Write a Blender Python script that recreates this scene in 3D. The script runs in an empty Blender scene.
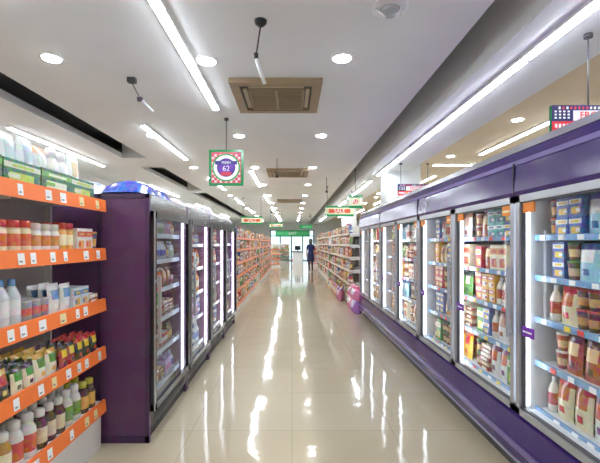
import bpy, bmesh, math, random
from mathutils import Vector, Matrix
S=bpy.context.scene
try:
    S.view_settings.view_transform='Standard'
    S.view_settings.look='None'
except Exception: pass

def lin(h):
    if isinstance(h,tuple): return h
    h=h.lstrip('#')
    if len(h)==3: h=''.join(c*2 for c in h)
    o=[]
    for i in (0,2,4):
        c=int(h[i:i+2],16)/255
        o.append(c/12.92 if c<=.04045 else ((c+.055)/1.055)**2.4)
    return tuple(o)

# ---------------- materials
def newmat(name):
    m=bpy.data.materials.new(name); m.use_nodes=True
    return m,m.node_tree.nodes,m.node_tree.links,m.node_tree.nodes['Principled BSDF']
def pm(name,col,rough=.5,metal=0,noise=.04,scale=8,coat=0):
    m,N,L,B=newmat(name); c=lin(col)
    n=N.new('ShaderNodeTexNoise'); n.inputs['Scale'].default_value=scale; n.inputs['Detail'].default_value=3
    tc=N.new('ShaderNodeTexCoord'); L.new(tc.outputs['Object'],n.inputs['Vector'])
    r=N.new('ShaderNodeValToRGB'); L.new(n.outputs['Fac'],r.inputs['Fac'])
    r.color_ramp.elements[0].position=.3; r.color_ramp.elements[1].position=.7
    r.color_ramp.elements[0].color=(*[max(0,x*(1-noise)) for x in c],1)
    r.color_ramp.elements[1].color=(*[min(1,x*(1+noise)) for x in c],1)
    L.new(r.outputs['Color'],B.inputs['Base Color'])
    B.inputs['Roughness'].default_value=rough; B.inputs['Metallic'].default_value=metal
    B.inputs['Coat Weight'].default_value=coat
    return m
def em(name,col,s):
    m,N,L,B=newmat(name); c=lin(col)
    B.inputs['Base Color'].default_value=(*c,1)
    B.inputs['Emission Color'].default_value=(*c,1); B.inputs['Emission Strength'].default_value=s
    return m
def attrmat(name,rough,coat=0,mix=.14,scale=40,spec=.5):
    m,N,L,B=newmat(name)
    a=N.new('ShaderNodeAttribute'); a.attribute_name='Col'
    tc=N.new('ShaderNodeTexCoord')
    v=N.new('ShaderNodeTexVoronoi'); v.inputs['Scale'].default_value=scale; L.new(tc.outputs['Object'],v.inputs['Vector'])
    mx=N.new('ShaderNodeMixRGB'); mx.inputs['Fac'].default_value=mix
    L.new(a.outputs['Color'],mx.inputs['Color1']); L.new(v.outputs['Color'],mx.inputs['Color2'])
    L.new(mx.outputs['Color'],B.inputs['Base Color'])
    B.inputs['Roughness'].default_value=rough; B.inputs['Coat Weight'].default_value=coat
    B.inputs['Coat Roughness'].default_value=.1; B.inputs['Specular IOR Level'].default_value=spec
    return m
def glassmat(name,tint,f=1.0):
    m=bpy.data.materials.new(name); m.use_nodes=True; N=m.node_tree.nodes; L=m.node_tree.links
    N.clear(); o=N.new('ShaderNodeOutputMaterial'); mx=N.new('ShaderNodeMixShader')
    t=N.new('ShaderNodeBsdfTransparent'); t.inputs['Color'].default_value=(*tint,1)
    g=N.new('ShaderNodeBsdfGlossy'); g.inputs['Roughness'].default_value=.03
    lw=N.new('ShaderNodeLayerWeight'); lw.inputs['Blend'].default_value=.5
    pw=N.new('ShaderNodeMath'); pw.operation='POWER'; pw.inputs[1].default_value=4.5; L.new(lw.outputs['Facing'],pw.inputs[0])
    mu=N.new('ShaderNodeMath'); mu.operation='MULTIPLY_ADD'; mu.inputs[1].default_value=.8*f; mu.inputs[2].default_value=.05*f
    L.new(pw.outputs[0],mu.inputs[0]); L.new(mu.outputs[0],mx.inputs[0])
    L.new(t.outputs[0],mx.inputs[1]); L.new(g.outputs[0],mx.inputs[2]); L.new(mx.outputs[0],o.inputs[0])
    return m

def floormat():
    m,N,L,B=newmat('glossy_beige_tile')
    tc=N.new('ShaderNodeTexCoord')
    br=N.new('ShaderNodeTexBrick'); br.offset=0; br.squash=1
    br.inputs['Scale'].default_value=1; br.inputs['Brick Width'].default_value=.8; br.inputs['Row Height'].default_value=.8
    br.inputs['Mortar Size'].default_value=.003; br.inputs['Mortar Smooth'].default_value=.2
    c1=lin('#d2c5a8'); c2=lin('#d7cbb0')
    br.inputs['Color1'].default_value=(*c1,1); br.inputs['Color2'].default_value=(*c2,1)
    br.inputs['Mortar'].default_value=(*lin('#b8ac92'),1)
    L.new(tc.outputs['Object'],br.inputs['Vector'])
    n=N.new('ShaderNodeTexNoise'); n.inputs['Scale'].default_value=1.7; n.inputs['Detail'].default_value=6; L.new(tc.outputs['Object'],n.inputs['Vector'])
    mx=N.new('ShaderNodeMixRGB'); mx.blend_type='MULTIPLY'; mx.inputs['Fac'].default_value=.12
    L.new(br.outputs['Color'],mx.inputs['Color1']); L.new(n.outputs['Fac'],mx.inputs['Color2']); L.new(mx.outputs['Color'],B.inputs['Base Color'])
    n2=N.new('ShaderNodeTexNoise'); n2.inputs['Scale'].default_value=3.4; n2.inputs['Detail'].default_value=2; L.new(tc.outputs['Object'],n2.inputs['Vector'])
    bp=N.new('ShaderNodeBump'); bp.inputs['Strength'].default_value=.2; bp.inputs['Distance'].default_value=.02
    L.new(n2.outputs['Fac'],bp.inputs['Height']); L.new(bp.outputs['Normal'],B.inputs['Normal'])
    B.inputs['Roughness'].default_value=.075; B.inputs['Specular IOR Level'].default_value=.5
    B.inputs['Coat Weight'].default_value=.1; B.inputs['Coat Roughness'].default_value=.04
    return m

M={}
M['prod']=attrmat('printed_packaging',.42,0,.18,55)
M['film']=attrmat('plastic_film',.22,.3,.13,42)
M['lip']=attrmat('price_rail_plastic',.4,0,.0,10,.3)
M['paint']=attrmat('painted_surface',.45,0,0.02,10)
M['gloss']=attrmat('glossy_enamel',.16,0,0.01,10,.45)
M['metal']=pm('brushed_aluminium','#b9bcc2',.3,.7)
M['led']=em('cool_led','#f1f7ff',9)
M['leddim']=em('dim_led','#dfe9ff',4)
M['tube']=em('linear_lamp','#eef5ff',54)
M['spot']=em('downlight_lens','#f8fbff',60)
M['glass']=glassmat('door_glass',(.97,.99,.99),.8)
M['dglass']=glassmat('smoked_glass',(.84,.87,.89),.8)
M['ceil']=pm('ceiling_paint','#e8ebeb',.7,0,.03,1.2)
M['beige']=pm('beige_ceiling_paint','#d3c2a8',.7,0,.05,1.0)
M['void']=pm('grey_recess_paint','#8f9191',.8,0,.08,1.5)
M['wall']=pm('wall_paint','#e0e0dc',.7,0,.03,1.3)
M['floor']=floormat()
ORDER=['prod','film','lip','paint','gloss','metal','led','leddim','glass','dglass','tube','spot','ceil','beige','void','wall','floor']
IDX={k:i for i,k in enumerate(ORDER)}

class MB:
    def __init__(s,tf=None): s.V=[];s.F=[];s.C=[];s.M=[];s.S=[];s.tf=tf or (lambda p:p)
    def add(s,vs,fs,col,mat='prod',smooth=False):
        b=len(s.V); s.V+= [s.tf(v) for v in vs]
        single=not isinstance(col,list)
        for i,f in enumerate(fs):
            s.F.append([b+j for j in f]); s.C.append(lin(col if single else col[i])); s.M.append(IDX[mat]); s.S.append(smooth)
    def box(s,x0,x1,y0,y1,z0,z1,col='#ffffff',mat='paint',bev=0):
        vs=[(x0,y0,z0),(x1,y0,z0),(x1,y1,z0),(x0,y1,z0),(x0,y0,z1),(x1,y0,z1),(x1,y1,z1),(x0,y1,z1)]
        s.add(vs,[(0,3,2,1),(4,5,6,7),(0,1,5,4),(1,2,6,5),(2,3,7,6),(3,0,4,7)],col,mat)
    def quad(s,a,b,c,d,col='#ffffff',mat='paint'): s.add([a,b,c,d],[(0,1,2,3)],col,mat)
    def prism(s,poly,u0,u1,col,mat='paint'):
        n=len(poly); vs=[(u0,p[0],p[1]) for p in poly]+[(u1,p[0],p[1]) for p in poly]
        fs=[tuple(range(n)),tuple(range(2*n-1,n-1,-1))]+[(i,(i+1)%n,n+(i+1)%n,n+i) for i in range(n)]
        s.add(vs,fs,col,mat)
    def lathe(s,cx,cy,z0,prof,n=12,mat='prod',smooth=True,sq=1):
        vs=[];fs=[];cs=[]
        for r,z,_ in prof:
            for k in range(n):
                a=2*math.pi*k/n; vs.append((cx+r*math.cos(a),cy+r*sq*math.sin(a),z0+z))
        for i in range(len(prof)-1):
            for k in range(n):
                k2=(k+1)%n; fs.append((i*n+k,i*n+k2,(i+1)*n+k2,(i+1)*n+k)); cs.append(prof[i][2])
        fs.append(tuple(range(n-1,-1,-1))); cs.append(prof[0][2])
        m=len(prof)-1; fs.append(tuple(m*n+k for k in range(n))); cs.append(prof[-1][2])
        s.add(vs,fs,cs,mat,smooth)
    def tube(s,p,q,r,col,mat='paint',n=8):
        p=Vector(p);q=Vector(q);d=(q-p).normalized()
        a=d.orthogonal().normalized();b=d.cross(a); vs=[]
        for c in (p,q):
            for k in range(n):
                t=2*math.pi*k/n; vs.append(tuple(c+a*r*math.cos(t)+b*r*math.sin(t)))
        fs=[(k,(k+1)%n,n+(k+1)%n,n+k) for k in range(n)]+[tuple(range(n-1,-1,-1)),tuple(range(n,2*n))]
        s.add(vs,fs,col,mat,True)
    def obj(s,name,parent=None,fix=True):
        me=bpy.data.meshes.new(name); me.from_pydata(s.V,[],s.F)
        used=sorted(set(s.M)); rm={u:i for i,u in enumerate(used)}
        for u in used: me.materials.append(M[ORDER[u]])
        me.polygons.foreach_set('material_index',[rm[m] for m in s.M])
        me.polygons.foreach_set('use_smooth',s.S)
        at=me.color_attributes.new('Col','FLOAT_COLOR','CORNER'); buf=[]
        for f,c in zip(s.F,s.C): buf+= [c[0],c[1],c[2],1.0]*len(f)
        at.data.foreach_set('color',buf)
        if fix:
            bm=bmesh.new(); bm.from_mesh(me); bmesh.ops.recalc_face_normals(bm,faces=bm.faces); bm.to_mesh(me); bm.free()
        me.update()
        o=bpy.data.objects.new(name,me); S.collection.objects.link(o)
        if parent: o.parent=parent
        return o
def empty(name,loc=(0,0,0)):
    e=bpy.data.objects.new(name,None); e.empty_display_size=.1; S.collection.objects.link(e)
    e.location=loc
    return e
def text(body,loc,rot,size,mat,parent,name='lettering',ext=.002):
    cu=bpy.data.curves.new(name,'FONT'); cu.body=body; cu.size=size; cu.extrude=ext; cu.align_x='CENTER'; cu.align_y='CENTER'
    cu.materials.append(mat); o=bpy.data.objects.new(name,cu); S.collection.objects.link(o); o.location=loc; o.rotation_euler=rot
    if parent: o.parent=parent
    return o

# ---------------- products (local: u along, v depth from front, w up)
def P_box(mb,u,v,w,W,H,D,c,rng):
    mb.box(u-W/2,u+W/2,v,v+D,w,w+H,c[0],'prod')
    f=v-.0015
    def q(a,b,z0,z1,col): mb.quad((u+a*W,f,w+z0*H),(u+b*W,f,w+z0*H),(u+b*W,f,w+z1*H),(u+a*W,f,w+z1*H),col,'prod')
    q(-.5,.5,.62,.86,c[1]); q(-.36,.3,.12,.45,c[2])
    f=v-.003; q(-.3,.3,.68,.8,c[2]); q(-.4,-.1,.2,.38,c[1])
def P_can(mb,u,v,w,W,H,D,c,rng):
    r=W/2; mb.lathe(u,v+r,w,[(r*.9,0,'#b8b8b8'),(r,.03*H,c[0]),(r,.3*H,c[1]),(r,.65*H,c[0]),(r,.95*H,'#c8c8c8'),(r*.88,H,'#c0c0c0')],12)
def P_bottle(mb,u,v,w,W,H,D,c,rng):
    r=W/2; mb.lathe(u,v+r,w,[(r*.85,0,c[0]),(r,.04*H,c[0]),(r,.22*H,c[1]),(r,.55*H,c[0]),(r*.96,.64*H,c[0]),(r*.6,.78*H,c[0]),(r*.38,.85*H,c[2]),(r*.42,.86*H,c[2]),(r*.4,H,c[2])],12,'film')
def P_jug(mb,u,v,w,W,H,D,c,rng):
    r=W/2; mb.lathe(u,v+r,w,[(r*.9,0,c[0]),(r,.05*H,c[0]),(r,.15*H,c[1]),(r,.55*H,c[0]),(r*.9,.66*H,c[0]),(r*.65,.76*H,c[0]),(r*.6,.8*H,c[2]),(r*.68,.81*H,c[2]),(r*.66,.97*H,c[2]),(r*.5,H,c[2])],14,'film')
def P_jar(mb,u,v,w,W,H,D,c,rng):
    r=W/2; mb.lathe(u,v+r,w,[(r*.9,0,c[0]),(r,.06*H,c[0]),(r,.2*H,c[1]),(r,.58*H,c[0]),(r*.97,.7*H,c[0]),(r*.82,.77*H,c[2]),(r*.92,.775*H,c[2]),(r*.92,.97*H,c[2]),(r*.86,H,c[2])],14,'film')
def P_tub(mb,u,v,w,W,H,D,c,rng):
    r=W/2; mb.lathe(u,v+r,w,[(r*.75,0,c[0]),(r*.8,.2*H,c[1]),(r*.9,.6*H,c[0]),(r*.97,.88*H,c[2]),(r*1.0,.9*H,c[2]),(r*1.0,.97*H,c[2]),(r*.9,H,c[2])],14)
def P_pouch(mb,u,v,w,W,H,D,c,rng):
    n=6; T=D/2; tl=rng.uniform(-.02,.02); vs=[];fs=[];cs=[]
    for sgn in (-1,1):
        for j in range(n+1):
            for i in range(n+1):
                a=i/n;b=j/n
                t=T*(max(0,math.sin(math.pi*a))**.5)*(max(0,math.sin(math.pi*(.08+.88*b)))**.6)
                if j==n: t*=.1
                x=(a-.5)*W*(1-.06*math.sin(math.pi*b)); vs.append((u+x+tl*b*.3,v+T+sgn*t+abs(tl)*b,w+b*H))
    m=(n+1)**2
    for s_ in (0,1):
        for j in range(n):
            for i in range(n):
                o=s_*m+j*(n+1)+i; fs.append((o,o+1,o+n+2,o+n+1))
                if j==n-1: k=c[2]
                elif 1<=i<=4 and 3<=j<=4: k=c[1]
                elif 2<=i<=3 and j==1: k=c[2]
                else: k=c[0]
                cs.append(k)
    mb.add(vs,fs,cs,'film',True)
def P_carton(mb,u,v,w,W,H,D,c,rng):
    mb.box(u-W/2,u+W/2,v,v+D,w,w+.78*H,c[0],'prod')
    mb.prism([(v,w+.78*H),(v+D,w+.78*H),(v+D/2+.004,w+.95*H),(v+D/2-.004,w+.95*H)],u-W/2,u+W/2,c[1],'prod')
    mb.box(u-W/2,u+W/2,v+D/2-.004,v+D/2+.004,w+.95*H,w+H,c[1],'prod')
    mb.quad((u-W*.5,v-.001,w+.2*H),(u+W*.5,v-.001,w+.2*H),(u+W*.5,v-.001,w+.5*H),(u-W*.5,v-.001,w+.5*H),c[2],'prod')
def P_flat(mb,u,v,w,W,H,D,c,rng):
    k=max(2,int(H/.035))
    for i in range(k):
        z=w+i*.034; j=rng.uniform(-.008,.008)
        mb.box(u-W/2+j,u+W/2+j,v+.004*i,v+D,z,z+.026,c[i%2],'film')
        mb.box(u-W*.3+j,u+W*.3+j,v+.02+.004*i,v+D*.8,z+.026,z+.032,c[2],'prod')
        mb.quad((u-W*.3+j,v+.004*i-.001,z+.004),(u+W*.2+j,v+.004*i-.001,z+.004),(u+W*.2+j,v+.004*i-.001,z+.022),(u-W*.3+j,v+.004*i-.001,z+.022),c[2],'prod')
KIND=dict(box=P_box,can=P_can,bottle=P_bottle,jug=P_jug,jar=P_jar,tub=P_tub,pouch=P_pouch,carton=P_carton,flat=P_flat)
def fill(mb,u0,u1,v0,w,hmax,specs,rng,deep=1,seq=False,facings=(2,4),gap=.004,full=False):
    u=u0; i=0; fail=0; bag=[]
    while u<u1-.04 and fail<5 and i<400:
        if seq: sp=specs[i%len(specs)]
        else:
            if not bag: bag=list(specs); rng.shuffle(bag)
            sp=bag.pop()
        i+=1
        k,W,H,D,c=sp[:5]; n=sp[5] if len(sp)>5 else rng.randint(*facings)
        H=min(H,hmax-.02); st=1
        if full:
            if k in('pouch','carton'): H=max(H,min(1.25*H,(hmax-.02)*.95))
            if k in('box','tub','can','jar') and H<.5*hmax: st=2
            elif k=='box': H=max(H,(hmax-.02)*.88)
            elif k=='flat': H=hmax-.04
        for _ in range(n):
            if u+W>u1: fail+=1; break
            for d in range(deep):
                for s_ in range(st):
                    KIND[k](mb,u+W/2,v0+d*(D+.01)+rng.uniform(0,.008),w+s_*H,W,H*(1 if s_<st-1 else rng.uniform(.97,1)),D,c,rng)
            u+=W+gap+rng.uniform(0,.004)

FRZ=[('pouch',.14,.22,.06,('#f0e2b8','#c9641a','#d9201e')),('pouch',.15,.22,.06,('#9fd4e8','#f4f4f4','#1e52a8')),
('pouch',.14,.21,.06,('#5ca43c','#f6f0b8','#1f5d34')),('box',.12,.2,.07,('#f2e6c6','#e28a1a','#c4270a')),
('box',.12,.11,.08,('#2fb8ae','#ffffff','#0f6b9e')),('pouch',.15,.21,.06,('#e8e6e4','#c89a7a','#a85a3a')),
('pouch',.13,.2,.05,('#b04a1a','#f1cf98','#6c1d0c')),('tub',.085,.105,.085,('#b24a1a','#f0c890','#f5f0e8')),
('flat',.15,.16,.2,('#a8402a','#e0b898','#f8e8c8')),('flat',.14,.13,.2,('#8a4a2a','#c88a50','#f0d890')),
('box',.12,.15,.1,('#4c9e26','#ffffff','#f0e23c')),('pouch',.15,.22,.06,('#f6b81a','#d31c1a','#e06a0c')),('box',.1,.11,.09,('#f6b81a','#d4241a','#ffffff')),
('tub',.08,.11,.08,('#4a1f10','#d5953c','#c8281a')),('box',.1,.11,.09,('#2f5fb4','#ffffff','#f9d222')),('tub',.08,.11,.08,('#6a2f12','#e9c890','#2a8a3a')),
('jar',.075,.11,.075,('#a0521c','#f0e0b8','#8a1a12')),('pouch',.13,.2,.06,('#f4f2ee','#d8582a','#8a3a7a')),('box',.1,.12,.08,('#d81c3a','#f8f0e0','#f9c822')),
('bottle',.07,.22,.07,('#e8e0d0','#b8381c','#f4f4f4')),('pouch',.12,.2,.06,('#d8b070','#7c3a1a','#f0e8d0'))]
DRK=[('bottle',.075,.25,.08,('#c9dff0','#1c5fc8','#e8f1ff')),('bottle',.075,.25,.08,('#d8320f','#f3e6c4','#f2f2f2')),('bottle',.08,.26,.08,('#3c9f2a','#f2f2d0','#f4f4f4')),
('can',.066,.12,.066,('#c9151b','#f4f4f4','#fff')),('can',.066,.13,.066,('#1346b8','#e8e8e8','#fff')),('carton',.09,.24,.09,('#e6eef2','#2567cb','#63a548')),
('jar',.09,.13,.09,('#efe6d0','#c7712c','#d12b1b')),('bottle',.07,.23,.07,('#7a4a22','#e9c46a','#2a2a2a')),('tub',.09,.1,.09,('#f6e3dc','#e04f7a','#e7e7ef')),
('bottle',.075,.25,.08,('#f29a2a','#fff3d0','#e85a0c')),('carton',.09,.22,.09,('#d0b6f4','#6c3aa0','#d8499a'))]
DRY=[('box',.16,.24,.07,('#d6351e','#f4e9c8','#ffffff')),('box',.15,.22,.07,('#e9b92c','#b3261f','#ffffff')),('pouch',.16,.22,.07,('#cf7a2e','#f3e1b4','#8c2a1c')),
('pouch',.16,.23,.07,('#3f8c3a','#f1ecc0','#d93c2c')),('jar',.09,.15,.09,('#b8442a','#f2ead6','#d12b1b')),('can',.075,.12,.075,('#2f5fae','#ffffff','#fff')),
('bottle',.08,.25,.08,('#6a3d1e','#e6c15a','#c82f24')),('box',.14,.2,.08,('#ece8de','#5b7fc0','#2d4f9c')),('pouch',.17,.22,.07,('#a85a2c','#e8d7b8','#5b3220')),
('box',.13,.18,.08,('#e06a1c','#fff4d4','#5a2b16')),('tub',.1,.12,.1,('#f2eee2','#cf2a1e','#e7c441')),('pouch',.15,.2,.06,('#c8a37a','#8e4a2a','#f1efe9')),('box',.15,.21,.07,('#6c8f3c','#f0eedc','#c5371c')),
('box',.14,.22,.07,('#2a4f9c','#f0d040','#ffffff')),('pouch',.15,.22,.07,('#7a3a8c','#f0e4c0','#e8b82a'))]

RT=lambda xf:(lambda p:(xf+p[1],p[0],p[2]))
LT=lambda xf:(lambda p:(xf-p[1],p[0],p[2]))

# ---------------- room shell
def slab(name,parts,mat):
    mb=MB()
    for p in parts: mb.box(*p,'#ffffff',mat)
    return mb.obj(name)
Y0,Y1=-3.0,34.0; XL,XR=-5.0,5.6
slab('floor',[(XL-.1,XR+.1,Y0-.1,Y1+12,-.1,0)],'floor')
mb=MB()
mb.box(-2.9,1.42,Y0,Y1,3.2,3.3,'#ffffff','ceil')
mb.box(XL,-3.4,Y0,Y1,3.2,3.3,'#ffffff','ceil')
mb.box(1.72,2.6,Y0,Y1,3.1,3.75,'#ffffff','ceil')
mb.box(2.6,XR,Y0,Y1,3.45,3.75,'#ffffff','beige')
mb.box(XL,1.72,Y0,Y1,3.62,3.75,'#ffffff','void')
mb.box(-3.4,-2.9,8.0,9.0,3.2,3.62,'#ffffff','ceil'); mb.box(-3.4,-2.9,13,13.6,3.2,3.62,'#ffffff','ceil')
mb.obj('ceiling')
slab('wall_left',[(XL-.1,XL,Y0,Y1,0,3.75)],'wall')
slab('wall_right',[(XR,XR+.1,Y0,Y1,0,3.75)],'wall')
slab('wall_front',[(XL,XR,Y0-.1,Y0,0,3.75)],'wall')
DX0,DX1,DZ=-1.9,1.9,2.6
slab('wall_back',[(XL,DX0,Y1,Y1+.15,0,3.75)],'wall'); slab('wall_back',[(DX1,XR,Y1,Y1+.15,0,3.75)],'wall'); slab('wall_back',[(DX0,DX1,Y1,Y1+.15,DZ,3.75)],'wall')
mb=MB()
for x in (DX0+.06,-1.0,-.05,.9,DX1-.06): mb.box(x-.05,x+.05,Y1+.03,Y1+.1,0,DZ,'#2f6b5e','paint')
for z in (.04,2.1,DZ-.03): mb.box(DX0,DX1,Y1+.03,Y1+.1,z-.03,z+.03,'#2f6b5e','paint')
mb.quad((DX0,Y1+.06,0),(DX1,Y1+.06,0),(DX1,Y1+.06,DZ),(DX0,Y1+.06,DZ),'#ffffff','glass')
mb.obj('door_1')
slab('baseboard_left',[(XL,XL+.02,Y0,Y1,0,.1)],'void'); slab('baseboard_right',[(XR-.02,XR,Y0,Y1,0,.1)],'void')
mb=MB(); mb.box(2.1,2.86,8.9,9.5,0,3.45,'#ececea','ceil'); mb.box(2.07,2.89,8.87,9.53,0,.12,'#8a8a8a','paint'); mb.obj('structural_column')
mb=MB(); mb.box(2.3,2.9,18,18.6,0,3.45,'#ececea','ceil'); mb.box(2.27,2.93,17.97,18.63,0,.12,'#8a8a8a','paint'); mb.obj('structural_column')

# ---------------- lights
def linear(x,y0,y1,z,along='y',x1=None):
    mb=MB()
    if along=='y':
        mb.box(x-.044,x+.044,y0-.02,y1+.02,z-.03,z,'#f4f4f4','paint'); mb.box(x-.032,x+.032,y0,y1,z-.04,z-.03,'#ffffff','tube')
    else:
        mb.box(x-.02,x1+.02,y0-.044,y0+.044,z-.03,z,'#f4f4f4','paint'); mb.box(x,x1,y0-.032,y0+.032,z-.04,z-.03,'#ffffff','tube')
    mb.obj('linear_ceiling_light')
for a,b in ((-1.5,.6),(1.9,5.0),(9.3,11.8),(14,16.5),(18.7,21.2),(23.4,26),(28.5,31)): linear(-.95,a,b,3.2)  # unseen lengths behind the camera are added for extra illumination
for a,b in ((.5,2.8),(5.7,8.0),(10.2,12.6),(15,17.4),(20,22.4),(25,27.4)): linear(-2.12,a,b,3.2)
for a,b in ((0,3),(5.8,8.7),(11.5,14.4),(17.2,20),(23,26)): linear(-4.1,a,b,3.2)
for a,b in ((-1.5,3.4),(3.46,9.3),(10.2,14.2),(15,19),(20,24),(25,29)): linear(2.0,a,b,3.1)
for a,b in ((.8,3.5),(5.6,8.7),(11.5,14.4),(17,20),(23,26)): linear(4.1,a,b,3.45)
linear(3.5,9.9,0,3.45,'x',4.65); linear(3.3,15.5,0,3.45,'x',4.6)
for y in (.9,3.66,6.3,8.95,11.6,14.25,16.9,19.5,22.2,24.8,27.5,30.1):
    for x,z in ((-2.2,3.2),(-.83,3.2),(.46,3.2),(3.55,3.45)):
        if x==-.83 and y in(.9,): continue
        yy=y+.06 if (x==-.83 and y==3.66) else y
        xx=-.79 if (x==-.83 and y==3.66) else x
        mb=MB(); mb.lathe(xx,yy,z-.012,[(.075,0,'#ffffff'),(.1,0,'#ffffff'),(.105,.012,'#ffffff')],24,'paint')
        mb.lathe(xx,yy,z-.02,[(.075,0,'#ffffff'),(.075,.012,'#ffffff')],24,'spot'); mb.obj('recessed_downlight')

# ---------------- cassette AC
def cassette(cx,cy,W,z=3.2):
    e=empty('ceiling_air_conditioner',(0,0,0)); mb=MB(); h=W/2; T='#968163'; D='#4c4032'
    b=.1
    mb.box(cx-h,cx+h,cy-h,cy-h+b,z-.05,z,T); mb.box(cx-h,cx+h,cy+h-b,cy+h,z-.05,z,T)
    mb.box(cx-h,cx-h+b,cy-h+b,cy+h-b,z-.05,z,T); mb.box(cx+h-b,cx+h,cy-h+b,cy+h-b,z-.05,z,T)
    mb.box(cx-h+b,cx+h-b,cy-h+b,cy+h-b,z-.02,z,'#2e2720')
    mb.obj('frame',e)
    mb=MB(); g=h-.19
    mb.box(cx-g,cx+g,cy-g,cy+g,z-.035,z-.021,D)
    n=12
    for i in range(n+1):
        y=cy-g+2*g*i/n; mb.box(cx-g,cx+g,y-.008,y+.008,z-.06,z-.035,'#9c8b6c')
    for x in (cx-g,cx,cx+g): mb.box(x-.012,x+.012,cy-g,cy+g,z-.062,z-.035,T)
    mb.obj('grille',e)
    mb=MB()
    for dx,dy in ((0,-1),(0,1),(-1,0),(1,0)):
        o=h-.145
        if dx==0: mb.box(cx-g,cx+g,cy+dy*o-.02,cy+dy*o+.02,z-.045,z-.03,'#b8a88c')
        else: mb.box(cx+dx*o-.02,cx+dx*o+.02,cy-g,cy+g,z-.045,z-.03,'#b8a88c')
    mb.obj('louvres',e)
cassette(-.17,4.6,.97); cassette(-.1,9.6,.97); cassette(-.1,16,.97)

# ---------------- freezers (right)
XF=1.42; DW=.97
PUR='#3c2470'
def freezer(u0,nd,seed):
    rng=random.Random(seed); e=empty('display_freezer'); u1=u0+nd*DW; tf=RT(XF)
    mb=MB(tf)
    mb.box(u0,u1,.07,.85,0,.12,'#2c2a30')
    mb.prism([(.03,.10),(0,.14),(-.015,.2),(-.015,.27),(.0,.40),(.05,.43),(.85,.43),(.85,.1)],u0,u1,PUR,'gloss')
    mb.box(u0,u1,-.03,-.016,.215,.25,'#7868a0','gloss')
    mb.box(u0,u1,-.012,.0,.125,.135,'#b9b4c8','gloss')
    mb.box(u0,u1,.78,.85,.43,2.08,'#d9dde0'); mb.box(u0,u1,.06,.78,.43,.46,'#e9ecef')
    mb.box(u0,u1,.06,.85,1.86,1.9,'#e9ecef')
    mb.box(u0,u0+.02,.05,.8,.43,1.9,'#d4d7da'); mb.box(u1-.02,u1,.05,.8,.43,1.9,'#d4d7da')
    mb.prism([(-.005,1.79),(-.02,1.82),(-.01,1.98),(.03,2.08),(.08,2.11),(.85,2.11),(.85,1.79)],u0,u1,PUR,'gloss')
    mb.prism([(-.014,1.985),(-.016,1.99),(.0,2.02),(.004,2.015)],u0,u1,'#8a7cb8','gloss')
    mb.box(u0,u1,.03,.08,2.085,2.125,'#9a98a8','gloss')
    mb.box(u0-.004,u0+.004,-.022,.1,1.8,2.0,'#241a36')
    mb.obj('cabinet',e)
    sh=MB(tf)
    levels=[.47,.76,1.03,1.29,1.54]
    for z in levels:
        sh.box(u0+.02,u1-.02,.12,.76,z-.012,z,'#cfd3d6')
        sh.box(u0+.02,u1-.02,.105,.12,z-.025,z+.01,'#7fb0de','film')
        k=u0+.1
        while k<u1-.1:
            sh.box(k,k+.045,.1,.105,z-.022,z+.006,rng.choice(['#ffffff','#ffffff','#f7d93a','#f0584a'])); k+=rng.uniform(.1,.2)
    sh.obj('shelves',e)
    gl=MB(tf); dr=MB(tf); ld=MB(tf)
    for i in range(nd):
        a=u0+i*DW+.012; b=a+DW-.024; F='#cfd2d6'
        z0,z1=.435,1.795; t=.042
        dr.box(a,a+t,-.012,.03,z0,z1,F,'metal'); dr.box(b-t,b,-.012,.03,z0,z1,F,'metal')
        dr.box(a,b,-.012,.03,z0,z0+t,F,'metal'); dr.box(a,b,-.012,.03,z1-t,z1,F,'metal')
        for q in ((a+t,a+t+.008),(b-t-.008,b-t)): dr.box(q[0],q[1],.0,.02,z0+t,z1-t,'#5c5e64')
        dr.box(a+t,b-t,0,.02,z0+t,z0+t+.01,'#5c5e64'); dr.box(a+t,b-t,0,.02,z1-t-.01,z1-t,'#5c5e64')
        hx=a+.022
        dr.box(hx-.01,hx+.01,-.045,-.03,.9,1.35,'#d8dade','metal'); dr.box(hx-.008,hx+.008,-.03,-.01,.92,.95,F,'metal'); dr.box(hx-.008,hx+.008,-.03,-.01,1.3,1.33,F,'metal')
        dr.box(b-.16,b-.05,-.001,.009,.93,.99,'#7a1fb4'); dr.box(b-.15,b-.06,-.002,.0,.955,.965,'#ffffff')
        dr.box(a+.06,a+.16,-.001,.009,1.68,1.745,'#f08a14'); dr.box(a+.07,a+.15,-.002,.0,1.70,1.715,'#fff3c0')
        dr.box(b-.17,b-.06,-.001,.009,1.685,1.745,'#f08a14')
        gl.quad((a+t,.01,z0+t),(b-t,.01,z0+t),(b-t,.01,z1-t),(a+t,.01,z1-t),'#ffffff','glass')
        for q in (a+.0,b-.02): ld.box(q,q+.02,.045,.065,z0+.05,z1-.03,'#ffffff','led')
    ld.box(u0+.05,u1-.05,.08,.1,1.83,1.85,'#ffffff','led')
    dr.obj('doors',e); gl.obj('door_glass',e,False); ld.obj('led_tubes',e)
    pr=MB(tf)
    for i in range(nd):
        a=u0+i*DW+.04; b=a+DW-.08
        for j,z in enumerate(levels):
            fill(pr,a,b,.14+rng.uniform(0,.02),z,(levels+[1.82])[j+1]-z-.02,FRZ,rng,2,facings=(1,2),full=True)
    pr.obj('frozen_food_packages')
for i in range(4): freezer(.59+i*2*DW,2,60+i)
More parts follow.
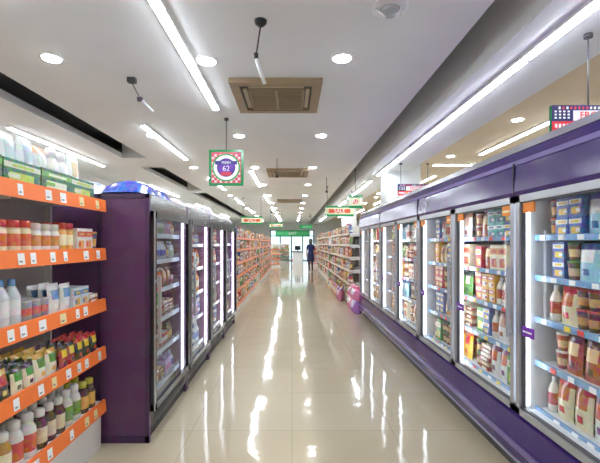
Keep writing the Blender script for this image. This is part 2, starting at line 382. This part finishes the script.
# ---------------- left coolers
XC=-1.07
def cooler(u0,u1,seed,dark):
    rng=random.Random(seed); e=empty('drinks_cooler'); tf=LT(XC); D=.74; PL='#5c3660'; BK='#211d25'
    mb=MB(tf)
    mb.box(u0+.03,u1-.03,.03,D,0,.1,'#1a181c')
    mb.box(u0+.03,u1-.03,0,D,.1,.22,BK,'gloss'); mb.box(u0+.03,u1-.03,0,D,1.75,1.87,BK,'gloss')
    for k in range(6): mb.box(u0+.1,u1-.1,-.003,0,.115+k*.016,.121+k*.016,'#0c0b0d')
    mb.box(u0+.03,u1-.03,D-.04,D,.22,1.75,'#8a8590' if dark else '#d3d6da')
    mb.box(u0,u0+.03,0,D,0,1.87,PL,'paint'); mb.box(u1-.03,u1,0,D,0,1.87,PL,'paint')
    for v in (.0,.36,D-.03): mb.box(u0-.006,u0,v,v+.03,0,1.87,'#46294e','paint')
    mb.box(u0-.006,u0,0,D,1.84,1.87,'#46294e'); mb.box(u0-.006,u0,0,D,0,.05,'#46294e')
    mb.obj('cabinet',e)
    dr=MB(tf); gl=MB(tf); ld=MB(tf)
    a,b=u0+.015,u1-.015; z0,z1=.23,1.74; t=.05
    F=BK
    dr.box(a,a+t,-.035,-.003,z0,z1,F,'gloss'); dr.box(b-t,b,-.035,-.003,z0,z1,F,'gloss')
    dr.box(a,b,-.035,-.003,z0,z0+t,F,'gloss'); dr.box(a,b,-.035,-.003,z1-t,z1,F,'gloss')
    dr.box(a-.002,a+.008,-.038,-.03,z0,z1,'#c8c8cc','metal'); dr.box(b-.008,b+.002,-.038,-.03,z0,z1,'#c8c8cc','metal')
    dr.box(a+t*.3,a+t*.7,-.075,-.055,.75,1.25,'#c8c8cc','metal'); dr.box(a+t*.3,a+t*.7,-.06,-.03,.78,.8,F,'metal'); dr.box(a+t*.3,a+t*.7,-.06,-.03,1.2,1.22,F,'metal')
    gl.quad((a+t,-.02,z0+t),(b-t,-.02,z0+t),(b-t,-.02,z1-t),(a+t,-.02,z1-t),'#ffffff','dglass' if dark else 'glass')
    if dark:
        dr.box(a+.1,a+.2,-.024,-.021,1.02,1.1,'#3fae49'); dr.box(a+.1,a+.2,-.024,-.021,1.12,1.16,'#e8702a'); dr.box(a+.115,a+.185,-.026,-.024,1.045,1.075,'#ffffff')
    for q in (a+.03,b-.05): ld.box(q,q+.02,.02,.04,z0,z1,'#ffffff','leddim' if dark else 'led')
    levels=[.27,.56,.83,1.09,1.34,1.56] if dark else [.27,.6,.9,1.19,1.47]
    for z in levels:
        dr.box(u0+.03,u1-.03,.08,D-.05,z-.01,z,'#c7ccd2','paint'); dr.box(u0+.03,u1-.03,.07,.08,z-.02,z+.02,'#cfe0ee' if dark else '#e8eef4','film')
        if dark:
            for k in range(20):
                x=u0+.05+k*(u1-u0-.1)/19; dr.box(x-.002,x+.002,.072,.078,z,z+.06,'#aab4bd','metal')
    dr.obj('door',e); gl.obj('door_glass',e,False); ld.obj('led_tubes',e)
    pr=MB(tf)
    for j,z in enumerate(levels):
        hm=(levels+[1.75])[j+1]-z-.02
        fill(pr,u0+.05,u1-.05,.1,z+.001,hm if not dark else min(hm,.2),[s for s in (DRK if not dark else DRK+FRZ[6:11])],rng,2,facings=(1,3),full=not dark)
    pr.obj('chilled_drinks')
cooler(3.0,4.07,5,True); cooler(4.09,5.16,6,False); cooler(5.18,6.32,7,False); cooler(6.34,7.48,8,False)

# packs on top of coolers
rng=random.Random(3)
def lay(mb,u0,u1,v0,v1,z,h,c,lab=True):
    n=8; vs=[];fs=[];cs=[]
    for sgn in (1,0):
        for j in range(n+1):
            for i in range(n+1):
                a=i/n;b=j/n; t=h*(math.sin(math.pi*a)**.35 if 0<a<1 else .12)*(math.sin(math.pi*b)**.35 if 0<b<1 else .12)
                vs.append((u0+a*(u1-u0),v0+b*(v1-v0),z+(t if sgn else 0)))
    m=(n+1)**2
    for s_ in (0,1):
        for j in range(n):
            for i in range(n):
                o=s_*m+j*(n+1)+i; fs.append((o,o+1,o+n+2,o+n+1))
                cs.append(c[2] if i in (0,n-1) else (c[1] if (2<=i<=5 and j in(1,4,5)) else c[0]))
    mb.add(vs,fs,cs,'film',True)
mb=MB(LT(XC))
lay(mb,3.02,3.42,.03,.4,1.87,.13,('#163fc0','#dfe8ff','#1a3fb8'))
lay(mb,3.44,3.84,.05,.42,1.87,.13,('#1a45cc','#f6d83a','#1a3fb8'))
lay(mb,3.05,3.5,.43,.72,1.87,.13,('#dfe6ea','#9fb4d8','#ffffff'))
lay(mb,3.52,4.0,.44,.72,1.87,.14,('#dfe6ea','#c9a6a6','#ffffff'))
mb.obj('snack_bags')
mb=MB(LT(XC))
for i in range(9): 
    u=3.95+i*.38; lay(mb,u,u+.36,.03,.4,1.87,rng.uniform(.08,.14),rng.choice([('#e9ebee','#b8c4d4','#ffffff'),('#e4e4ea','#7f94d8','#d9d9e2'),('#dfe6ea','#ffffff','#c9a6a6')]))
mb.obj('spare_stock_bags')

# ---------------- gondola shelving
def gondola(name,tf,u0,u1,levels,top,lipc,specs,pname,seed,depth=.46,vis_lip=.075,deep=1,slots=None):
    rng=random.Random(seed); mb=MB(tf)
    mb.box(u0,u1,.03,depth,0,levels[0]-.07,'#e6e3de')
    mb.box(u0,u1,depth-.03,depth,0,top,'#e2e0dc')
    n=max(1,round((u1-u0)/1.0))
    for i in range(n+1):
        u=u0+(u1-u0)*i/n; mb.box(max(u0,u-.02),min(u1,u+.02),depth-.07,depth-.03,0,top,'#f0efec','paint')
    for j,z in enumerate(levels):
        mb.box(u0,u1,.01,depth-.03,z-.03,z,'#efede8')
        mb.prism([(.012,z-vis_lip+.012),(-.012,z-vis_lip+.006),(-.004,z+.014),(.012,z+.014)],u0,u1,lipc,'lip')
        for k in range(n):
            uu=u0+(u1-u0)*k/n+.01
            mb.box(uu,uu+.02,.03,depth-.05,z-.08,z-.03,'#dcdad5')
        u=u0+.03
        while u<u1-.09:
            c=rng.choice(['#ffffff','#fbfbf6','#ffffff','#ffe9b0']); wd=rng.uniform(.04,.065)
            a=z-vis_lip+.02;b=z-.002
            mb.quad((u,-.0125,a),(u+wd,-.0125,a),(u+wd,-.0065,b),(u,-.0065,b),c,'paint')
            mb.quad((u+.008,-.0135,a+.012),(u+wd*.6,-.0135,a+.012),(u+wd*.6,-.012,a+.02),(u+.008,-.012,a+.02),'#8a8a8a','paint')
            u+=wd+rng.uniform(.04,.2)
    mb.obj(name)
    pr=MB(tf)
    for j,z in enumerate(levels):
        hm=((levels+[top+.12])[j+1]-z)-.04
        if slots: 
            for s_ in slots[j]: fill(pr,u0+.01,u1-.01,s_[0],z+s_[1]+.001,hm if len(s_)<5 else s_[4],s_[2],rng,s_[3],seq=True)
        else: fill(pr,u0+.02,u1-.02,.02,z+.001,hm,specs,rng,deep,facings=(1,3))
    pr.obj(pname)
XS=-1.375
SL=[
 [(.02,0,[('jug',.085,.22,.09,('#5a2410','#e8d9b8','#f2f0ea'),3),('jug',.09,.23,.09,('#e9e6dc','#6a9a2a','#f4f2ec'),2),('jug',.085,.21,.09,('#4b2a1e','#e9b53c','#d8d03c'),2),('jug',.09,.23,.09,('#f6f3e8','#2f8a4a','#d2dc2c'),2),('jug',.085,.22,.09,('#c9922c','#f6efd0','#f5f5f0'),2),('jug',.095,.24,.1,('#f4f2ee','#d8582a','#e8e6e0'),2)],3)],
 [(.01,0,[('pouch',.09,.14,.04,('#2c2622','#f0cc2c','#e23a1a'),3),('flat',.1,.1,.2,('#3a7b28','#efe9d0','#f1c53a'),1),('pouch',.1,.16,.05,('#2e7b28','#efe9d0','#f1c53a'),2),('flat',.1,.13,.2,('#1f1d20','#7fc02c','#ffffff'),1),('pouch',.09,.15,.04,('#2b2320','#d94a1c','#e8d26a'),3),('pouch',.09,.13,.04,('#f4eccc','#4c9f2f','#2d2a26'),2),('pouch',.1,.15,.05,('#f4f0d8','#5a9a2c','#e8b82a'),2),('pouch',.09,.14,.04,('#a81c14','#f4d03a','#1f1a18'),2)],4)],
 [(.02,0,[('flat',.13,.08,.2,('#e0803a','#f2dfc0','#ffffff'),2),('jar',.09,.15,.09,('#9d4b1c','#f4f1ea','#1c4fac'),2),('can',.07,.12,.07,('#a9b0b6','#e8eaec','#fff'),6),('bottle',.085,.24,.085,('#dfe8ec','#f6f6f6','#4a9ad8'),2),('can',.07,.11,.07,('#8f969c','#e06040','#fff'),3),('pouch',.11,.17,.05,('#f0f0ee','#6fa6d8','#ffffff'),2),('box',.09,.13,.08,('#dfe9f0','#2f7fc0','#e8b83a'),2)],3)],
 [(.02,0,[('tub',.085,.13,.085,('#5c1f8a','#e9ad2c','#e0b02a'),3),('jar',.085,.17,.085,('#f29a1c','#fbe7a0','#e3281a'),3),('tub',.09,.12,.09,('#e8301e','#f9d970','#f4f0e4'),2),('tub',.08,.15,.08,('#6a2a9a','#f4d8f0','#e0b02a'),2),('jar',.085,.17,.085,('#f9e4b8','#e06a1b','#df2a1c'),3),('jar',.075,.16,.075,('#f4efe6','#d98a3a','#ece6da'),3),('jar',.08,.18,.08,('#f0b04a','#fff0c0','#d8281a'),2),('box',.1,.15,.08,('#f2efe8','#e12b1b','#e9a53c'),2)],3)],
 [(.0,0,[('box',.3,.12,.08,('#1f6b42','#7cc04a','#f8ffe0'),1),('box',.28,.115,.08,('#1f7a48','#e7edd6','#c6df4a'),1)],1),(.1,.0,[('pouch',.13,.3,.09,('#f6f9fa','#c8d9e2','#ffffff'),2),('pouch',.14,.28,.09,('#f4f6f4','#d8e0d8','#f9c9a0'),1),('jug',.1,.3,.1,('#f8f8f6','#e2e6ea','#ffffff'),2),('pouch',.13,.31,.09,('#fbfbf8','#e0c8a0','#eef0f2'),2),('pouch',.15,.27,.09,('#f0f4f6','#ffffff','#b8b0e0'),1)],2,.34)],
]
gondola('supermarket_shelf',LT(XS),1.0,2.94,[.34,.73,1.08,1.45,1.80],1.98,'#ff8440',None,'grocery_products',4,slots=SL,vis_lip=.08)
lv=[.2,.5,.8,1.08,1.36,1.62]
gondola('supermarket_shelf',LT(-1.15),7.6,13.5,lv,1.85,'#f0824a',DRY,'packaged_groceries',31,vis_lip=.05)
gondola('supermarket_shelf',LT(-1.15),14.3,22.5,lv,1.85,'#f0824a',DRY,'packaged_groceries',32,vis_lip=.05)
lw=[.2,.52,.84,1.16,1.46,1.74]
gondola('supermarket_shelf',RT(1.38),9.7,14.4,lw,1.98,'#e8d8c4',DRY,'packaged_groceries',33,vis_lip=.05)
gondola('supermarket_shelf',RT(1.38),15.2,22,lw,1.98,'#e8d8c4',DRY,'packaged_groceries',34,vis_lip=.05)
gondola('supermarket_shelf',LT(XL+.5),1,12,lv,1.9,'#f0824a',[DRY[0],DRY[1],DRY[5],DRY[7],DRY[9]],'packaged_groceries',35,vis_lip=.05)
for i,(xa,xb,yy) in enumerate(((-2.1,-.75,25.2),(1.15,2.3,25.6),(-1.2,-.2,30.5))):
    gondola('promotional_display_shelf',(lambda p,yy=yy:(p[0],yy+p[1],p[2])),xa,xb,[.2,.5,.8,1.1],1.45,['#f0824a','#d8402e','#3f9c5a'][i],DRY,'promotional_groceries',50+i,vis_lip=.05)

mb=MB(); rng=random.Random(9)
for k in range(7):
    y=8.42+ (k%4)*.3; z=(k//4)*.27; x=1.3
    c=rng.choice([('#f06ab4','#f6dfe9','#c8388a'),('#b86ad8','#f1e4f6','#7a3ab8'),('#f986bf','#ffffff','#e2427e')])
    mb.tf=RT(x-.05+.03*(k%2)); P_pouch(mb,y+.14,.0,z,.28,.28,.3,c,rng)
mb.obj('tissue_multipacks')
mb=MB(); rng=random.Random(19)
for k in range(8):
    mb.tf=RT(1.15); P_pouch(mb,10.4+k*.42,0,0,.36,.34,.2,rng.choice([('#d9b04a','#f6efd0','#b8452a'),('#efe9da','#7fa0c8','#c04a3a'),('#c46a8e','#f2dbe6','#7a3f8a')]),rng)
mb.obj('rice_sacks')

# ---------------- signs
mw=pm('white_lettering','#ffffff',.5)
mr=pm('red_lettering','#e02a32',.5)
def hang_sign(x0,x1,z0,z1,y,rodz,build,name):
    e=empty(name); mb=MB(); cx=(x0+x1)/2
    mb.box(x0,x1,y,y+.03,z0,z1,'#1f8f55','gloss')
    build(mb,x0,x1,z0,z1,y,e)
    for r in ((x0+.06,),(x1-.06,)) if x1-x0>.6 else ((cx,),):
        mb.tube((r[0],y+.015,z1),(r[0],y+.015,rodz),.006,'#55555a')
        mb.lathe(r[0],y+.015,rodz-.03,[(.03,0,'#55555a'),(.03,.03,'#55555a')],12,'paint')
    mb.obj('board',e)
def s1(mb,x0,x1,z0,z1,y,e):
    W=x1-x0; cx=(x0+x1)/2; cz=(z0+z1)/2
    mb.box(x0+.035,x1-.035,y-.002,y,z0+.035,z1-.035,'#d9506a')
    n=11; s_=(W-.08)/n
    for i in range(n):
        for j in range(n):
            if i in(0,1,n-2,n-1) or j in(0,1,n-2,n-1):
                xx=x0+.04+i*s_; zz=z0+.04+j*s_
                if (i+j)%2: mb.box(xx,xx+s_*.9,y-.004,y-.002,zz,zz+s_*.9,'#f4d8dc')
    def disc(r,c,d,sx=1):
        k=28; mb.add([(cx+r*sx*math.cos(2*math.pi*i/k),y-d,cz+r*math.sin(2*math.pi*i/k)) for i in range(k)],[tuple(range(k))],c,'paint')
    disc(.19,'#1aa34a',.005); disc(.17,'#ffffff',.006); disc(.125,'#4b1d8c',.007); disc(.105,'#6a2fae',.008)
    mb.box(cx-.15,cx+.15,y-.01,y-.008,cz+.04,cz+.09,'#3a2a8a'); mb.box(cx-.07,cx+.07,y-.01,y-.008,cz-.11,cz-.06,'#d23a52')
    text('62',(cx,y-.011,cz-.015),(math.pi/2,0,0),.1,mw,e)
    text('FRESH',(cx,y-.012,cz+.065),(math.pi/2,0,0),.045,mw,e,'lettering_top')
hang_sign(-1.13,-.66,2.28,2.77,5.44,3.2,s1,'hanging_promo_sign')
def s2(mb,x0,x1,z0,z1,y,e):
    mb.box(x0,x1,y-.003,y,z0+.06,z1-.06,'#e8e8c0'); mb.box(x0+.1,x1-.1,y-.006,y-.003,z0+.1,z1-.1,'#e0582c')
    text('SALE',((x0+x1)/2,y-.008,(z0+z1)/2),(math.pi/2,0,0),.16,mw,e)
def s4(mb,x0,x1,z0,z1,y,e):
    h=z1-z0
    mb.box(x0+.04,x1-.04,y-.003,y,z0+.2*h,z0+.8*h,'#3cb86a')
    text('EXIT',((x0+x1)/2,y-.008,(z0+z1)/2),(math.pi/2,0,0),h*.6,mw,e)
hang_sign(1.0,1.85,2.3,2.62,12,3.2,s2,'green_aisle_sign')
hang_sign(.45,1.2,2.35,2.6,24,3.2,s4,'green_aisle_sign')
hang_sign(-1.2,-.5,2.3,2.55,21,3.2,s2,'green_aisle_sign')
hang_sign(-1.9,-1.1,2.2,2.5,15,3.2,s2,'green_aisle_sign')
hang_sign(-1.3,1.4,2.0,2.5,31.5,3.2,s4,'green_aisle_sign')
def s3(mb,x0,x1,z0,z1,y,e):
    h=z1-z0
    mb.box(x0,x1,y-.003,y,z0,z1,'#1c1c5a'); mb.box(x0,x1,y-.006,y-.003,z0,z0+.4*h,'#d8182a')
    mb.box(x0+.16,x1,y-.007,y-.006,z0+.42*h,z1-.2*h,'#f4f0f0')
    r=random.Random(2)
    x=x0+.02
    while x<x1-.03:
        mb.box(x,x+.018,y-.008,y-.006,z0+.12*h+r.uniform(0,.01),z0+.3*h,r.choice(['#ffffff','#f4d34a','#f08a9a'])); x+=.03
        mb.box(x,x+.013,y-.008,y-.003,z1-.15*h,z1-.06*h,r.choice(['#ffffff','#e84a5a']))
    for i in range(4):
        for j in range(3): mb.box(x0+.02+i*.033,x0+.034+i*.033,y-.008,y-.003,z0+.5*h+j*.024,z0+.5*h+j*.024+.012,'#ffffff')
    text('FROZEN',((x0+x1)/2+.06,y-.008,z0+.61*h),(math.pi/2,0,0),.36*h,mr,e)
hang_sign(1.98,2.56,2.345,2.55,3.05,3.1,s3,'frozen_section_sign')
hang_sign(2.12,2.78,2.45,2.68,8.0,3.1,s3,'frozen_section_sign')
hang_sign(1.3,1.62,2.3,2.6,9.2,3.2,s2,'green_aisle_sign')

# ---------------- ceiling gadgets
mb=MB(); x,y=-.24,3.06
mb.lathe(x,y,3.16,[(.025,0,'#151515'),(.045,.02,'#151515'),(.05,.04,'#1c1c1c')],20,'paint')
mb.tube((x,y,3.16),(x-.035,y,2.93),.006,'#151515'); mb.lathe(x-.035,y,2.9,[(.012,0,'#151515'),(.018,.02,'#151515'),(.018,.05,'#151515')],10,'paint')
mb.tube((x-.035,y,2.91),(x+.03,y,2.72),.014,'#d9d9da')
mb.obj('hanging_microphone')
mb=MB(); x,y=-1.62,4.12
mb.box(x-.07,x+.01,y-.03,y+.03,3.15,3.2,'#303032'); mb.tube((x-.03,y,3.15),(x+.06,y,2.98),.005,'#303032'); mb.tube((x+.06,y,2.98),(x+.18,y+.02,2.86),.014,'#cfcfd2'); mb.box(x+.03,x+.08,y-.02,y+.02,2.96,3.0,'#2a2a2c')
mb.obj('ceiling_sensor')
mb=MB(); x,y=.7,2.86  # small dome camera with loose cables
mb.lathe(x,y,3.17,[(.1,0,'#dcdcde'),(.13,.015,'#e6e6e7'),(.13,.03,'#e6e6e7')],24,'paint')
mb.lathe(x,y,3.12,[(.01,0,'#b0b2b6'),(.045,.01,'#b0b2b6'),(.06,.03,'#c4c5c8'),(.07,.05,'#d0d0d2')],20,'gloss')
mb.tube((x-.1,y,3.17),(x-.04,y-.03,3.1),.008,'#efefef'); mb.tube((x+.1,y,3.17),(x+.06,y-.05,3.09),.008,'#efefef')
mb.obj('ceiling_dome_camera')
for i,(x,y) in enumerate(((-.3,8),(.9,10.4),(-.9,17.5),(.9,20))):
    mb=MB(); mb.tube((x,y,3.2),(x,y,2.85),.006,'#333336'); mb.lathe(x,y,2.8,[(.01,0,'#2a2a2c'),(.035,.02,'#2a2a2c'),(.03,.06,'#2a2a2c')],12,'paint'); mb.obj('hanging_speaker')

# ---------------- checkout at far end
for x in (-2.3,.4,1.6):
    mb=MB(); y=28
    mb.box(x-.35,x+.35,y,y+1.8,0,.85,'#e4e4e6'); mb.box(x-.4,x+.4,y-.04,y+1.84,.85,.9,'#4a5a6a'); mb.box(x-.2,x+.2,y+.3,y+.34,1.0,1.3,'#22252c','gloss'); mb.box(x-.03,x+.03,y+.32,y+.36,.9,1.0,'#22252c'); mb.box(x-.4,x-.36,y,y+1.8,.2,.3,'#c8382c')
    mb.obj('checkout_counter')

# ---------------- person
def person(px,py):
    e=empty('shopper',(px,py,0))
    J=[('pel',(0,0,.93),(.15,.11),None),('waist',(0,0,1.06),(.125,.095),'pel'),('chest',(0,.01,1.24),(.16,.11),'waist'),('sh',(0,0,1.38),(.11,.085),'chest'),
     ('neck',(0,0,1.45),(.052,.055),'sh'),('nk2',(0,.01,1.5),(.05,.052),'neck'),('hd1',(0,.015,1.55),(.066,.08),'nk2'),('hd2',(0,.01,1.62),(.078,.095),'hd1'),('hd3',(0,.0,1.68),(.055,.07),'hd2')]
    for s_,n in ((-1,'L'),(1,'R')):
        J+= [('shl'+n,(s_*.165,0,1.36),(.055,.055),'sh'),('elb'+n,(s_*.2,-.02 if s_<0 else .0,1.09),(.04,.04),'shl'+n),('wr'+n,(s_*.2,.06,.86),(.026,.026),'elb'+n),('palm'+n,(s_*.2,.075,.79),(.034,.018),'wr'+n),
             ('hip'+n,(s_*.085,0,.86),(.095,.1),'pel'),('kn'+n,(s_*.09,.06 if s_>0 else -.01,.48),(.058,.06),'hip'+n),('an'+n,(s_*.095,.02 if s_>0 else -.09,.09),(.036,.04),'kn'+n),('toe'+n,(s_*.1,.16 if s_>0 else .05,.03),(.042,.028),'an'+n)]
    idx={j[0]:i for i,j in enumerate(J)}
    me=bpy.data.meshes.new('b'); me.from_pydata([j[1] for j in J],[(idx[j[3]],i) for i,j in enumerate(J) if j[3]],[])
    o=bpy.data.objects.new('b',me); S.collection.objects.link(o)
    o.modifiers.new('s','SKIN'); sd=o.modifiers.new('u','SUBSURF'); sd.levels=2; sd.render_levels=2
    sv=me.skin_vertices[0].data
    for i,j in enumerate(J): sv[i].radius=j[2]; sv[i].use_root=(i==0)
    bpy.context.view_layer.update()
    ev=o.evaluated_get(bpy.context.evaluated_depsgraph_get()); m2=bpy.data.meshes.new_from_object(ev)
    bpy.data.objects.remove(o)
    m2.materials.clear(); mats=[pm('skin','#c99a7c',.5),pm('navy_cloth','#1c2c64',.8,0,.15,30),pm('dark_trousers','#1a1c36',.8,0,.1,30),pm('shoe_leather','#15151a',.4)]
    for m in mats: m2.materials.append(m)
    for p in m2.polygons:
        z=p.center.z; x=abs(p.center.x); p.use_smooth=True
        if z>1.44: k=0
        elif z<.11: k=3
        elif x>.17 and z<1.16: k=0
        elif z>.9: k=1
        else: k=2
        p.material_index=k
    b=bpy.data.objects.new('body',m2); S.collection.objects.link(b); b.parent=e
    mb=MB()
    mb.lathe(0,.01,.55,[(.2,0,'#1c2c64'),(.19,.15,'#1c2c64'),(.17,.38,'#1c2c64'),(.14,.5,'#1c2c64')],20,'paint',True,.75); mb.obj('tunic_hem',e)
    mb=MB(); H='#17120f'
    mb.lathe(0,-.01,1.4,[(.05,0,H),(.08,.06,H),(.1,.16,H),(.1,.24,H),(.075,.3,H),(.03,.325,H)],16,'film',True,.95); h=mb.obj('hair',e)
    mb=MB()
    for s_ in (-1,1):
        mb.lathe(s_*.03,.103,1.612,[(.004,0,'#ffffff'),(.009,.006,'#20140f'),(.004,.013,'#ffffff')],8,'paint')
        mb.lathe(s_*.082,.01,1.58,[(.006,0,'#c99a7c'),(.013,.02,'#c99a7c'),(.014,.045,'#c99a7c'),(.005,.06,'#c99a7c')],8,'paint')
        for f in range(4):
            x0=s_*.2+(f-1.5)*.004; y0=.06+f*.012; L=(.06,.07,.066,.05)[f]
            mb.tube((x0,y0,.77),(x0,y0+.005,.77-L*.55),.007,'#c99a7c'); mb.tube((x0,y0+.005,.77-L*.55),(x0-s_*.01,y0+.012,.77-L),.006,'#c99a7c')
        mb.tube((s_*.19,.1,.81),(s_*.18,.125,.77),.008,'#c99a7c')
    mb.lathe(0,.108,1.575,[(.012,0,'#c99a7c'),(.009,.012,'#c99a7c'),(.004,.035,'#c99a7c')],8,'paint'); mb.box(-.018,.018,.098,.104,1.548,1.554,'#9c4a42')
    mb.obj('face_and_hands',e)
    e.rotation_euler=(0,0,math.radians(8))
person(.96,20.6)

# ---------------- world
w=bpy.data.worlds.new('sky'); S.world=w; w.use_nodes=True
bg=w.node_tree.nodes['Background']; bg.inputs[0].default_value=(.75,.9,1,1); bg.inputs[1].default_value=1.6

# ---------------- camera
cd=bpy.data.cameras.new('camera'); cd.lens=24; cd.sensor_width=36; cd.clip_end=200
cd.shift_x=(300-292)/600; cd.shift_y=(243-231.5)/600
c=bpy.data.objects.new('camera',cd); S.collection.objects.link(c); c.location=(0,0,1.5); c.rotation_euler=(math.pi/2,0,0); S.camera=c
